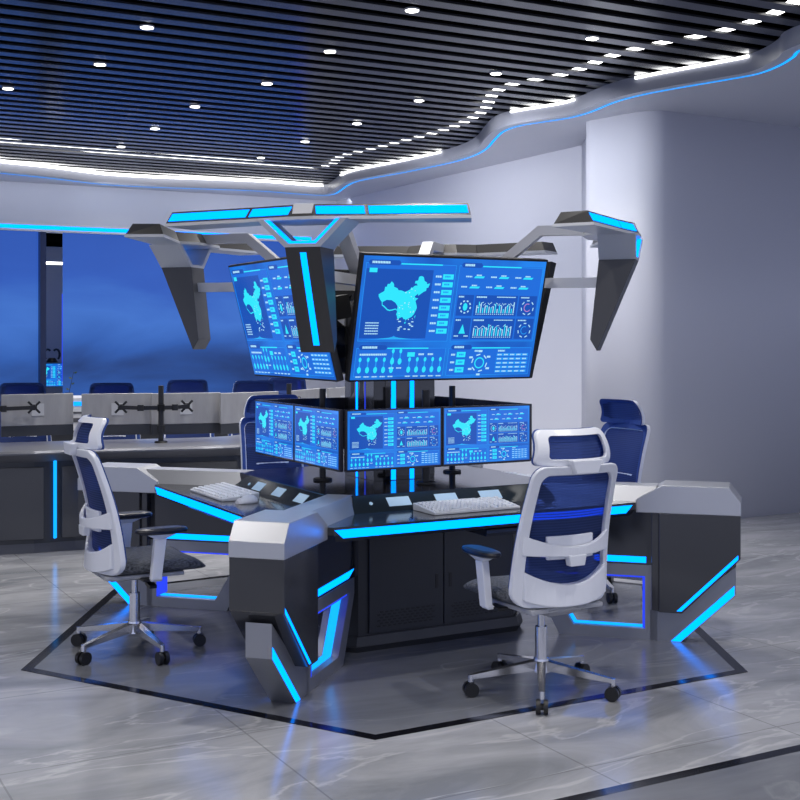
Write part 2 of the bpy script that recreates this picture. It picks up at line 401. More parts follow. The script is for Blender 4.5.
for (x,y) in dl: 
    X,Y=at(x,y,ZT); spot(X,Y,95)
for X,Y in ((-2.2,4.6),(0,4.9),(1.6,4.6),(-2.4,2.4),(-.2,2.6),(1.8,2.4),(-.6,0.4),(1.6,.3),(-2.6,.2)): spot(X,Y,110)

# ------------------------------------------------------------------ screen graphics
CHN=[(73.6,39.5),(76,40.5),(80,42),(80.3,45),(82.5,45.2),(83,47.2),(85.5,47.2),(87.5,49.1),(90,47.8),(91,46.5),(91,45.2),(95.5,44.2),(97,42.8),(101,42.6),(105,41.6),(108,42.4),(111,43.5),(112,45),(114,44.9),(116,46.3),(119.7,46.6),(118,48),(116,47.9),(116.2,49.8),(119.5,50.2),(120,52.6),(121,53.3),(123.6,53.5),(126,52.8),(127.5,50),(130.8,48.9),(130.9,47.7),(134.8,48.3),(133,45.1),(131,44.8),(131,43),(130,42.5),(128,42),(126,41),(124,40),(121.7,39),(121.5,40.6),(119,39.2),(117.7,38.6),(119,37.3),(122.5,37.2),(120,35.8),(119.3,35),(121,32.5),(121.8,31),(122,29.8),(121,28),(119.5,25.5),(117,23.5),(114,22.4),(111,21.4),(110,20.4),(109.6,21.6),(107.5,21.6),(105.5,23.2),(102,22.5),(101,21.3),(99.5,22.2),(98.7,24),(97.6,25),(98.6,27.6),(96,28.6),(92,27.8),(89,27.5),(86,28),(82,30.2),(79,31.5),(78.5,34),(76,35.8),(74,38)]
SM=['sbg','s_cyan','s_white','s_line','s_dark','s_mid','s_red']
def graphics(W,Hh):
    """dashboard drawn on the local y/z plane, facing +x; u to +y, v down"""
    q=MB(); q.open_=True
    rnd=random.Random(7)
    def P(u,v,l): return (l*.0004, (u-.5)*W, (.5-v)*Hh)
    def poly(pts,mi,l=1): q.add([P(u,v,l) for u,v in pts],[list(range(len(pts)))],mi)
    def rect(u0,v0,u1,v1,mi,l=1): poly([(u0,v0),(u1,v0),(u1,v1),(u0,v1)],mi,l)
    def frame(u0,v0,u1,v1,mi,t=.0022,l=2):
        a=Hh/W; tt=t
        rect(u0,v0,u1,v0+t/a,mi,l); rect(u0,v1-t/a,u1,v1,mi,l); rect(u0,v0,u0+tt,v1,mi,l); rect(u1-tt,v0,u1,v1,mi,l)
    def disc(u,v,r,mi,n=14,l=2,sy=1): poly([(u+r*cos(2*pi*i/n),v+r*sy*W/Hh*sin(2*pi*i/n)) for i in range(n)],mi,l)
    def ring(u,v,r,w,mi,n=16,l=2,a0=0,a1=2*pi,dash=False):
        for i in range(n):
            if dash and i%2: continue
            A,B=a0+(a1-a0)*i/n,a0+(a1-a0)*(i+1)/n; k=W/Hh
            poly([(u+r*cos(A),v+r*k*sin(A)),(u+(r+w)*cos(A),v+(r+w)*k*sin(A)),(u+(r+w)*cos(B),v+(r+w)*k*sin(B)),(u+r*cos(B),v+r*k*sin(B))],mi,l)
    def text(u0,v,u1,h,mi=2,l=3):
        u=u0
        while u<u1-.002:
            w=min(rnd.uniform(.007,.011),u1-u); rect(u,v,u+w*.82,v+h,mi,l); u+=w
    rect(0,0,1,1,0,0)
    # the four panels
    for (u0,v0,u1,v1,hd) in ((.015,.03,.492,.685,.15),(.508,.03,.985,.685,.10),(.015,.715,.492,.975,.13),(.508,.715,.985,.975,.10)):
        rect(u0,v0+.02,u1,v1,5,1) if u0<.5 and v0<.1 else rect(u0,v0+.02,u1,v1,5,1)
        frame(u0,v0+.025,u1,v1,3)
        poly([(u0+.01,v0+.02),(u0+.02,v0),(u0+.02+hd,v0),(u0+.03+hd,v0+.02),(u0+.02+hd,v0+.04),(u0+.02,v0+.04)],4,3)
        poly([(u0+.03+hd,v0+.022),(u0+.25+hd,v0+.022),(u0+.25+hd,v0+.032),(u0+.03+hd,v0+.032)],1,3)
        text(u0+.03,v0+.010,u0+.01+hd*.75,.018,2,4)
    # map
    rect(.02,.10,.37,.66,4,2)
    rect(.035,.095,.075,.13,1,4)
    def g(lon,lat): return (.095+(lon-73.5)/61.5*.265, .52-(lat-20)/33.5*.37)
    poly([g(*p) for p in CHN],1,4)
    poly([g(*p) for p in ((79.6,32.2),(79.4,34),(84,35.6),(90,35.4),(95,33.6),(98.2,31),(97.9,28.5),(96,29.4),(92,28.7),(89,28.4),(86.3,28.9),(82.6,31.0))],4,5)
    poly([g(*p) for p in ((108.7,19.3),(110.8,19.8),(110,18.3),(109,18.3))],1,4); poly([g(*p) for p in ((120.3,23.5),(121.6,25),(121,22.2))],1,4)
    for i in range(26): 
        lo,la=rnd.uniform(98,121),rnd.uniform(20,44); u,v=g(lo,la); disc(u,v,rnd.uniform(.0015,.0035),2,6,6)
    for i in range(10): 
        u,v=g(rnd.uniform(100,122),rnd.uniform(14,21)); rect(u,v,u+.012,v+.009,2,5)
    for i in range(5): text(.045,.53+i*.022,.045+.07,.009,2,4)
    for i in range(5):
        w=.03+.035*i; poly([(.2-w,.668+.002),(.2,.668-.030+i*.005),(.2+w,.668+.002)],[3,3,5,1,2][i] if i<4 else 3,3+i*.2)
    for i in range(8):
        v=.13+i*.064; text(.385,v+.012,.418,.016,2,4); rect(.424,v,.482,v+.042,1,4); text(.435,v+.012,.465,.014,3,5)
    # right top
    for r_ in range(2):
        for c in range(3):
            u=.55+c*.14-(.02*r_); v=.125+r_*.085; text(u,v+.012,u+.035,.012,2,4); poly([(u+.045,v+.03),(u+.052,v+.014),(u+.105,v+.014),(u+.098,v+.03)],1,4); text(u+.058,v,u+.088,.011,2,4)
    for r_ in range(2):
        v=.295+r_*.195
        rect(.520,v,.610,v+.175,4,2); rect(.618,v,.862,v+.175,4,2); rect(.870,v,.975,v+.175,4,2)
        text(.525,v+.01,.555,.012,2,4); text(.625,v+.01,.685,.012,2,4); text(.74,v+.01,.85,.008,2,4); text(.88,v+.01,.93,.010,2,4)
        if r_==0: disc(.567,v+.10,.013,1,8,4,1.5); ring(.567,v+.10,.026,.007,2,18,4,dash=True)
        else: poly([(.567,v+.05),(.585,v+.13),(.549,v+.13)],1,4); text(.525,v+.145,.55,.01,2,4); text(.58,v+.145,.605,.01,2,4)
        for i in range(19):
            u=.63+i*.0118; h=rnd.uniform(.035,.095)+(.02 if r_ else 0); rect(u,v+.15-h,u+.0055,v+.15,1 if i%2 else 2,4); rect(u,v+.156,u+.006,v+.163,2,4)
        for i in range(18):
            u=.633+i*.0118; y=v+.10-.04*abs(sin(i*.9+r_)); poly([(u,y),(u+.0118,y+.02*sin(i*1.7)),(u+.0118,y+.006+.02*sin(i*1.7)),(u,y+.006)],2,5)
        ring(.925,v+.10,.017,.004,6 if r_==0 else 3,12,4,.6,5.2); ring(.925,v+.10,.033,.005,2,14,4,dash=True)
    # left bottom
    text(.035,.785,.175,.015,2,4); rect(.285,.775,.325,.812,1,4); text(.345,.785,.375,.015,2,4); text(.395,.785,.425,.015,2,4)
    def drop(u,v): 
        disc(u,v,.0075,1,10,4,1.5); disc(u,v+.085,.0105,1,10,4,1.5); poly([(u-.003,v),(u+.003,v),(u+.004,v+.08),(u-.004,v+.08)],3,3.5); text(u-.014,v+.135,u+.014,.01,2,4)
    for i in range(5): drop(.04+i*.042,.835)
    for i in range(5): drop(.30+i*.042,.835)
    drop(.208,.765); drop(.248,.765)
    # right bottom
    for i in range(3):
        v=.775+i*.065; text(.525,v+.015,.548,.016,2,4); rect(.556,v,.605,v+.045,1,4); text(.568,v+.015,.595,.014,3,5)
    ring(.69,.87,.022,.006,1,18,4); ring(.69,.87,.040,.006,2,12,4,dash=True)
    for k_ in range(6): 
        a=k_*pi/3+.5; rect(.69+.058*cos(a)-.01,.87+.10*sin(a)-.008,.69+.058*cos(a)+.01,.87+.10*sin(a)+.008,2,4)
    text(.655,.76,.70,.014,2,4)
    text(.79,.76,.83,.014,2,4)
    for r_ in range(5):
        rect(.785,.79+r_*.036,.97,.812+r_*.036,3,3)
        for c in range(5): text(.79+c*.037,.795+r_*.036,.815+c*.037,.011,2,4)
    return q

# ------------------------------------------------------------------ central command desk
desk=empty('command_desk',(CX,CY,0),TH,'large cross-shaped black command desk with silver arms and cyan light strips','desk')
# sectors are at local -45 (front right), -135 (front left), 45, 135
SEC=[-45,-135,45,135]
def secT(ang):
    a=R(ang); return lambda v:(v[0]*cos(a)-v[1]*sin(a), v[0]*sin(a)+v[1]*cos(a), v[2])
# cabinet core: chamfered square with plinth
def oct_(s,c): # square with half size s and corner cut c, rotated 45deg into the local frame
    pts=[(s,-s+c),(s,s-c),(s-c,s),(-s+c,s),(-s,s-c),(-s,-s+c),(-s+c,-s),(s-c,-s)]
    a=R(45); return [(x*cos(a)-y*sin(a),x*sin(a)+y*cos(a)) for x,y in pts]
b=MB(); b.prism(oct_(.515,.07),.06,.66,'z'); cab=b.build('cabinet','dark_mat',desk)
b=MB(); b.loft([(x,y,0) for x,y in oct_(.525,.07)],[(x,y,.03) for x,y in oct_(.54,.07)]); b.loft([(x,y,.03) for x,y in oct_(.535,.07)],[(x,y,.075) for x,y in oct_(.525,.07)]); b.build('plinth','dark_mat',desk)
# doors
def door_mb(y0,y1,hy):
    q=MB(); q.box(.517,.529,y0,y1,.085,.63)
    return q
def vent_mb(y0,y1):
    q=MB()
    for r_ in range(6):
        for c in range(11):
            y=y0+(c+.5*(r_%2))*(y1-y0)/11.5; z=.112+r_*.0135
            q.prism([(y+.002,z),(y+.016,z),(y+.020,z+.004),(y+.016,z+.008),(y+.002,z+.008),(y-.002,z+.004)],.5285,.5305,'x')
    return q
for k,a in enumerate(SEC):
    for (y0,y1,hy) in ((-.392,.019,-.028),(.025,.425,.050)):
        dr=door_mb(y0,y1,hy).build('cabinet_door','dark_mat',desk,rz=R(a),bevel=.002,seg=1)
        q=MB(); q.box(.529,.5315,hy,hy+.016,.268,.338); q.build('door_handle','black',dr)
        vent_mb(y0+.04 if y0<0 else y0+.04,y1-.04).build('vent_slots','black',dr)
# desk tops
def dtop():
    q=MB(); P=[(.60,-.45),(.990,-.849),(1.025,-.818),(1.025,.818),(.990,.849),(.60,.45)]
    q.prism([(s,t) for s,t in P],.655,.692,'z'); 
    # undercut body
    q.loft([(s,t,.625) for s,t in ((.60,-.45),(1.0,-.80),(1.0,.80),(.60,.45))],[(s,t,.655) for s,t in ((.60,-.45),(1.023,-.815),(1.023,.815),(.60,.45))])
    return q
def strip():
    q=MB(); A=[(-.795,.681),(.795,.681),(.755,.645),(-.755,.645)]
    q.prism(A,1.022,1.029,'x'); return q
def riser():
    q=MB(); q.prism([(.705,.692),(.600,.692),(.600,.764),(.632,.764)],-.53,.53,'y')
    # slanted ends
    return q
dt=dtop(); stp=strip(); stp0=MB(); stp0.prism([(-.816,.681),(.795,.681),(.755,.645),(-.775,.645)],1.022,1.029,'x')
rs=MB(); rs.loft([(.712,-.575,.692),(.712,.575,.692),(.60,.46,.692),(.60,-.46,.692)],[(.635,-.535,.763),(.635,.535,.763),(.60,.50,.763),(.60,-.50,.763)])
rsL=MB(); rsL.loft([(.712,-.47,.692),(.712,.575,.692),(.60,.46,.692),(.60,-.42,.692)],[(.635,-.41,.763),(.635,.535,.763),(.60,.50,.763),(.60,-.41,.763)])
M['riser']=mat('instrument_panel_dark',(.018,.026,.034),.12,0,.3)
# instrument pads on riser
def rp(s_,t0,t1,w0=.28,w1=.78,mi=0):
    n=Vector((.071,0,.077)).normalized()
    def pt(w,t): return Vector((.712+(.635-.712)*w,t,.692+.071*w))+n*.0015
    return [pt(w0,t0),pt(w0,t1),pt(w1,t1),pt(w1,t0)]
for k,a in enumerate(SEC):
    d1=dt.build('desk_top','desk',desk,rz=R(a),bevel=.003)
    (stp0 if k==0 else stp).build('light_strip','cyan',d1)
    r1=(rsL if k==1 else rs).build('instrument_panel','riser',desk,rz=R(a))
    for (t0,t1) in (((-.23,-.12),(.03,.14),(.30,.41)) if k==1 else ((-.37,-.25),(-.11,.01),(.14,.26))):
        q=MB(); A=rp(0,t0,t1); n=Vector((.07,0,.077)).normalized()*.002
        q.loft([p-n for p in A],[p+n*.4 for p in A]); q.build('touch_display','pad',r1)
    q=MB(); c=Vector(rp(0,-.30 if k==1 else -.46,-.45,.5,.5)[0]); q.cyl(c,c+Vector((.07,0,.077)).normalized()*.003,.009,.009,12); q.build('power_button','pad',r1)
# counter on top of the cabinet
b=MB(); cp=[(.636,-.535),(.636,.535)]
pts=[]
for a in (-45,45,135,225):
    T=secT(a)
    for s,t in cp: pts.append(T((s,t,0))[:2])
b.prism(pts,.66,.765,'z'); b.build('counter','counter',desk,bevel=.003)
# keyboard tray under the front desk
for a in (-45,):
    q=MB(); T=secT(a)
    q.prism([(.62,.59),(.98,.585),(.985,.60),(.98,.615),(.62,.62)],-.02,.55,'y'); q.build('tray','dark_mat',desk,rz=R(a))

# arms -----------------------------------------------------------
cap=MB(); cap.prism([(1.301,.640),(1.799,.640),(1.799,.7045),(1.744,.7767),(1.429,.7767),(1.301,.7045)],-.1175,.1175)
rdg=MB(); rdg.loft([(.80,-.105,.69),(1.34,-.105,.69),(1.34,.105,.69),(.80,.105,.69)],[(.80,-.062,.766),(1.40,-.062,.766),(1.40,.062,.766),(.80,.062,.766)])
body=MB()
prof=[(1.412,.642),(1.797,.642),(1.797,.433),(1.523,.155),(1.412,.155)]
body.prism(prof,-.1155,.1155)
body.prism([(1.375,.642),(1.412,.642),(1.412,.155),(1.375,.160)],-.098,.098)
body2=MB(); body2.prism([(.48,.655),(1.40,.655),(1.40,.372),(.48,.372)],-.05,.05)
leg=MB()
# silver leg blade with opening : build from convex pieces in the (r,z) profile
T_=.0552
leg.prism([(1.774,.385),(1.774,.247),(1.513,0),(1.365,0),(1.365,.155),(1.50,.155)],-T_,T_)     # outer slanting foot
leg.prism([(1.340,.372),(1.40,.372),(1.40,0),(1.340,.0)],-T_,T_)
leg.prism([(.945,.0),(1.34,.0),(1.34,.055),(.985,.055)],-T_,T_)
leg.prism([(.78,.372),(.825,.317),(.985,.055),(.945,.0),(.915,.0),(.755,.30),(.755,.372)],-T_,T_)
leg.prism([(.78,.372),(1.34,.372),(1.34,.317),(.825,.317)],-T_,T_)
inner_l=MB()   # light lining inside the opening
iw=.019
inner_l.prism([(.988,.056),(1.334,.056),(1.334,.061),(.985,.061)],-iw,iw)
inner_l.prism([(.827,.314),(.984,.057),(.994,.058),(.837,.314)],-iw,iw)
blue_l=MB()
blue_l.prism([(1.328,.312),(1.3395,.316),(1.3395,.056),(1.328,.064)],-.0548,.0548)
blue_l.prism([(.86,.3165),(1.3395,.3165),(1.328,.309),(.86,.309)],-.0548,.0548)
s1=MB(); s2=MB(); s3=MB()
for sg in (1,-1):
    y0,y1=sorted((sg*.1145,sg*.1160))
    s1.prism([(1.786,.452),(1.786,.431),(1.520,.166),(1.497,.166)],y0,y1)
    y0,y1=sorted((sg*T_,sg*(T_+.0018)))
    s2.prism([(1.768,.292),(1.768,.247),(1.512,.004),(1.466,.004)],y0,y1)
    y0,y1=sorted((sg*.05,sg*.0525))
    s3.prism([(.83,.382),(1.345,.382),(1.345,.412),(.75,.412)],y0,y1)
for k in range(4):
    rz=k*pi/2
    bo=body.build('arm','dark',desk,rz=rz,bevel=.003)
    s1.build('light_strip','cyan',bo)
    cap.build('arm_cap','silver',desk,rz=rz,bevel=.003)
    rdg.build('arm_ridge','silver',desk,rz=rz,bevel=.002)
    b2=body2.build('arm_web','dark',desk,rz=rz)
    s3.build('light_strip','cyan',b2)
    lg=leg.build('leg','silver_dk',desk,rz=rz)
    s2.build('light_strip','cyan',lg)
    inner_l.build('opening_light','cyan_soft',lg); blue_l.build('opening_light','blue_led',lg)

# ------------------------------------------------------------------ column
colm=empty('display_column',(CX,CY,.766),TH,'square black column with cyan light strips rising from the middle of the desk','column')
def sq(h,c): return oct_(h,c)
b=MB(); b.prism(sq(.18,.012),0,.93,'z'); b.loft([(x,y,.93) for x,y in sq(.18,.012)],[(x,y,.99) for x,y in sq(.13,.01)])
cs=b.build('shaft','blackgloss',colm)
b=MB(); b.loft([(x,y,.955) for x,y in sq(.15,.02)],[(x,y,1.10) for x,y in sq(.10,.02)]); b.build('hub','silver_dk',colm)
for k,a in enumerate(SEC):
    q=MB(); q.box(.18,.183,-.12,.17,.02,.90); q.build('face_panel','dark',colm,rz=R(a))
    for (t0,t1) in (((-.026,-.010),) if k%2 else ((-.088,-.062),(.022,.046))):
        q=MB(); q.box(.183,.186,t0,t1,.002,.92); q.build('light_strip','cyan',colm,rz=R(a))
    
    if k%2: q=MB(); q.box(.183,.1855,.074,.079,.002,.92); q.build('light_line','blue_led',colm,rz=R(a))
    # angular ornament in grey relief
    q=MB(); q.prism([(-.09,.42),(-.055,.45),(-.055,.56),(-.09,.60)],.183,.1845,'x'); q.prism([(.005,.42),(.06,.42),(.045,.47),(.06,.54),(.005,.54),(.02,.49)],.183,.1845,'x'); q.build('relief_panel','fin',colm,rz=R(a))

# ------------------------------------------------------------------ canopy
can=empty('light_canopy',(CX,CY,1.6),TH,'silver and charcoal overhead canopy with four winged arms and cyan light panels','canopy')
Z0=-1.6
def Zs(q): 
    q.v=[(x,y,z+Z0) for x,y,z in q.v]; return q
OUT=[(1.15,-.70),(1.235,-.27),(1.29,-.042),(1.29,.042),(1.235,.27),(1.15,.70)]
INN=[(1.0,.655),(1.13,.22),(1.06,.11),(1.06,-.11),(1.13,-.22),(1.0,-.655)]
# shell of beam : convex pieces per half
def beam(zb,zt,eb,et):
    q=MB()
    def ex(p,e,o): return (p[0]+e*o, p[1]*(1+abs(e)*.0)+ (e if p[1]>0 else -e)*.6)
    full=OUT+INN; o=[1]*6+[-1]*6
    A=[(*ex(p,eb,s),zb) for p,s in zip(full,o)]; B=[(*ex(p,et,s),zt) for p,s in zip(full,o)]
    q.loft(A,B); return q
bm_=beam(2.018,2.072,.018,-.012); Zs(bm_)
lip=beam(2.004,2.018,.024,.022); Zs(lip)
fin=MB(); fin.prism([(1.297,1.888),(1.105,1.433),(1.072,1.49),(1.115,1.888)],-.08,.08); Zs(fin)
br=MB()
def brx(z,o): # radial positions of the bracket at height z
    t=(z-1.888)/(2.006-1.888); return (1.297+t*.010 if o else 1.115+t*.008)
def brq(p):
    # p: polygon in (y,z) -> outer and inner loop
    br.loft([(brx(z,1),y,z) for y,z in p],[(brx(z,0),y,z) for y,z in p])
for sg in (1,-1):
    brq([(sg*.082,1.888),(sg*.205,2.006),(sg*.172,2.006),(sg*.062,1.903)])
brq([(-.082,1.888),(.082,1.888),(.062,1.903),(-.062,1.903)])
Zs(br)
brl=MB()
def brlq(p): brl.loft([(brx(z,1)-.004,y,z) for y,z in p],[(brx(z,1)-.025,y,z) for y,z in p])
for sg in (1,-1): brlq([(sg*.062,1.903),(sg*.172,2.006),(sg*.153,2.006),(sg*.054,1.914)])
brlq([(-.062,1.903),(.062,1.903),(.054,1.914),(-.054,1.914)])
Zs(brl)
spk=MB(); 
spk.prism([(1.13,2.020),(1.13,2.070),(.80,2.070),(.24,1.612),(.24,1.560),(.815,2.020)],-.033,.033)
Zs(spk)
fbar=MB(); fbar.box(.12,1.125,-.022,.022,1.753,1.803); Zs(fbar)
fst=MB()
def finr(z): return 1.105+(z-1.433)/(1.888-1.433)*.192
fst.add([(finr(z)+dx,y,z) for dx in (-.001,.0008) for (y,z) in ((-.014,1.465),(.014,1.465),(.014,1.865),(-.014,1.865))],[(0,1,2,3),(4,5,6,7),(0,1,5,4),(1,2,6,5),(2,3,7,6),(3,0,4,7)])
Zs(fst)
def face_panel(p0,p1):
    # on the outer sloped face between the two outline points
    q=MB(); p0,p1=Vector(p0),Vector(p1); d=(p1-p0).normalized(); n=Vector((d.y,-d.x))
    if n.x<0: n=-n
    def pt(p,w,o): e=.018-.030*w; return (p.x+e+n.x*o, p.y+(e*.6*(1 if p.y>0 else -1)), 2.018+.054*w)
    L=[(p0,.18),(p1,.18),(p1,.84),(p0,.84)]
    q.loft([pt(p,w,-.002) for p,w in L],[pt(p,w,.003) for p,w in L]); return Zs(q)
def lerp(a,b,t): return (a[0]+(b[0]-a[0])*t,a[1]+(b[1]-a[1])*t)
pans=[face_panel(lerp(OUT[0],OUT[1],.02),lerp(OUT[0],OUT[1],.98)),face_panel(lerp(OUT[1],OUT[2],.04),lerp(OUT[1],OUT[2],.93)),
      face_panel(lerp(OUT[3],OUT[4],.07),lerp(OUT[3],OUT[4],.96)),face_panel(lerp(OUT[4],OUT[5],.02),lerp(OUT[4],OUT[5],.98))]
cb=MB(); cb.loft([(1.31,-.045,2.010),(1.31,.045,2.010),(1.1,.045,2.010),(1.1,-.045,2.010)],[(1.281,-.045,2.076),(1.281,.045,2.076),(1.1,.045,2.076),(1.1,-.045,2.076)]); Zs(cb)
for k in range(4):
    rz=k*pi/2
    w=bm_.build('wing','fin',can,rz=rz)
    for p in pans: p.build('light_panel','cyan',w)
    cb.build('wing_clasp','silver_lt',w); lip.build('wing_rim','silver_lt',w)
    f_=fin.build('fin','fin',can,rz=rz,bevel=.002)
    if k==3: fst.build('light_strip','cyan',f_)
    bk=br.build('bracket','silver_lt',can,rz=rz); brl.build('bracket_light','cyan',bk)
    spk.build('spoke','silver_lt',can,rz=rz); fbar.build('cross_bar','silver_lt',can,rz=rz)

# ------------------------------------------------------------------ large displays
st,sb,zt,zb,hw=.71,.556,1.888,1.29,.522
hgt=sqrt((st-sb)**2+(zt-zb)**2); tilt=math.atan2(st-sb,zt-zb)
G1=graphics(2*hw-.02,hgt-.02)
scrlab=['large tilted screen with blue map dashboard on the right, facing the front right chair','large tilted screen with blue map dashboard on the left, half hidden by the front fin','large tilted screen at the back right, seen edge-on behind the right screen','large tilted screen at the back left, facing away behind the column']
gm=None
for k,a in enumerate(SEC):
    aa=TH+R(a); s=(st+sb)/2; z=(zt+zb)/2
    e=empty('wall_display',(CX+s*cos(aa),CY+s*sin(aa),z),aa,scrlab[k],'screen','large displays around the column'); e.rotation_euler=(0,tilt,aa)
    e.rotation_mode='XYZ'
    q=MB(); q.box(-.035,0,-hw,hw,-hgt/2,hgt/2); q.build('bezel','black',e,bevel=.003)
    q=MB(); q.loft([(-.035,y,z_) for y,z_ in ((-.42,-.22),(.42,-.22),(.42,.22),(-.42,.22))],[(-.10,y,z_) for y,z_ in ((-.36,-.16),(.36,-.16),(.36,.16),(-.36,.16))]); q.build('rear_housing','black',e)
    q=MB(); q.bar((-.10,0,0),(-.38,0,-.02),.12,.12); q.build('wall_bracket','black',e)
    if gm is None: g_=G1.build('display_image',SM,e,loc=(.001,0,0)); gm=g_
    else: g_=gm.copy(); col.objects.link(g_); g_.parent=e

# ------------------------------------------------------------------ desk monitors
mlab=[['left of the two monitors facing the front right chair','right of the two monitors facing the front right chair'],['left of the two monitors facing the left chair','right of the two monitors facing the left chair'],
      ['nearer of the two monitors turned to the back right chair','farther of the two monitors turned to the back right chair'],['nearer of the two monitors turned to the back left chair','farther of the two monitors turned to the back left chair']]
M['bezel']=mat('dark_bezel',(.018,.018,.028),.25)
G2=graphics(.508,.276); gm2=None
slab=['front right','left','back right','back left']
for k,a in enumerate(SEC):
    aa=TH+R(a); c,s_=cos(aa),sin(aa)
    for j,t in enumerate((-.2655,.2635)):
        X=CX+.55*c-t*s_; Y=CY+.55*s_+t*c
        e=empty('desk_monitor',(X,Y,1.012),aa,'black monitor with blue map, '+mlab[k][j],'monitor','monitors on the command desk')
        q=MB(); q.box(-.022,0,-.262,.262,-.147,.147); q.build('bezel','bezel',e,bevel=.002)
        q=MB(); q.box(-.034,-.022,-.06,.06,-.06,.06); q.build('mount_plate','black',e)
        if gm2 is None: g_=G2.build('display_image',SM,e,loc=(.001,0,.002)); gm2=g_
        else: g_=gm2.copy(); col.objects.link(g_); g_.parent=e
    e=empty('monitor_stand',(CX+.39*c,CY+.39*s_,.766),aa,'black twin monitor post on a round base behind the %s pair of desk monitors'%slab[k],'monitor stand','monitor posts on the command desk')
    q=MB(); q.prism([(.016*cos(i*pi/8),.016*sin(i*pi/8)*1.3) for i in range(16)],.008,.47,'z'); q.build('post','black',e)
    q=MB(); q.cyl((0,0,0),(0,0,.010),.05,.048,24); q.build('base','black',e)
    q=MB()
    for t in (-.26,.26): q.bar((.0,0,.245),(.08,t*.55,.245),.03,.035); q.bar((.08,t*.55,.245),(.124,t,.245),.03,.035)
    q.build('swing_arm','black',e)

# ------------------------------------------------------------------ keyboards and mice
def keyboard():
    e=empty('keyboard',(0,0,0))
    q=MB(); q.prism([(-.10,.0),(.10,.0),(.10,.012),(-.10,.034)],-.235,.235); q.build('case','key',e,bevel=.003)
    q=MB()
    for r_ in range(6):
        x=-.086+r_*.031; n=21; z=.034-(x+.10)*.11
        for c_ in range(n):
            if c_ in (15,19) or (r_==5 and 4<c_<9): continue
            y=-.222+c_*.0212; q.loft([(x+dx*.024,y+dy*.0185,z-.002) for dx,dy in ((0,0),(1,0),(1,1),(0,1))],[(x+.003+dx*.018,y+.0025+dy*.0135,z+.006) for dx,dy in ((0,0),(1,0),(1,1),(0,1))])
        if r_==5: q.loft([(x+dx*.024,-.137+dy*.10,z-.002) for dx,dy in ((0,0),(1,0),(1,1),(0,1))],[(x+.003+dx*.018,-.134+dy*.094,z+.006) for dx,dy in ((0,0),(1,0),(1,1),(0,1))])
    q.build('keycaps','keycap',e); return e
def mouse():
    e=empty('computer_mouse',(0,0,0)); q=MB(); n=12
    prev=None
    rings=[]
    for j in range(9):
        ph=j/8*pi; x=-.058*cos(ph); w=.032*sin(ph)**.6+.0005; h=.034*sin(ph)**.55*(1-.25*cos(ph+2.6))+.0005
        rings.append([(x, w*cos(pi*i/n), max(0,h*sin(pi*i/n))) for i in range(n+1)])
    for A,B in zip(rings,rings[1:]):
        m_=len(A); q.add(A+B,[(i,(i+1)%m_,m_+(i+1)%m_,m_+i) for i in range(m_)],0,True)
    q.build('shell','white_pl',e)
    q=MB(); q.cyl((.03,-.004,.030),(.03,.004,.030),.006,.006,10); q.build('scroll_wheel','grey_pl',e)
    return e
kb=keyboard(); ms=mouse()
def place(o,ang,s,t,z,rz,label,cat,group,first):
    c=o if first else copy_tree(o)
    aa=TH+R(ang); c.location=(CX+s*cos(aa)-t*sin(aa),CY+s*sin(aa)+t*cos(aa),z); c.rotation_euler=(0,0,aa+rz)
    return tag(c,label,cat,group)
ZD=.6925
place(kb,-45,.825,-.03,ZD,R(0),'white keyboard on the desk edge in front of the front right chair','keyboard','keyboards on the command desk',True)
place(kb,-135,.85,-.21,ZD,R(0),'white keyboard on the left wing of the desk, before the left chair','keyboard','keyboards on the command desk',False)
place(kb,45,.85,-.02,ZD,0,'white keyboard on the far right desk wing, in front of the back right chair','keyboard','keyboards on the command desk',False)
place(ms,-45,.86,.34,ZD,0,'white mouse peeking out left of the white chair back at the front','mouse','mice on the command desk',True)
place(ms,-135,.86,.13,ZD,R(10),'white mouse right of the keyboard on the left desk wing','mouse','mice on the command desk',False)
place(ms,45,.84,-.32,ZD,R(10),'white mouse on the far right desk wing beside the keyboard','mouse','mice on the command desk',False)

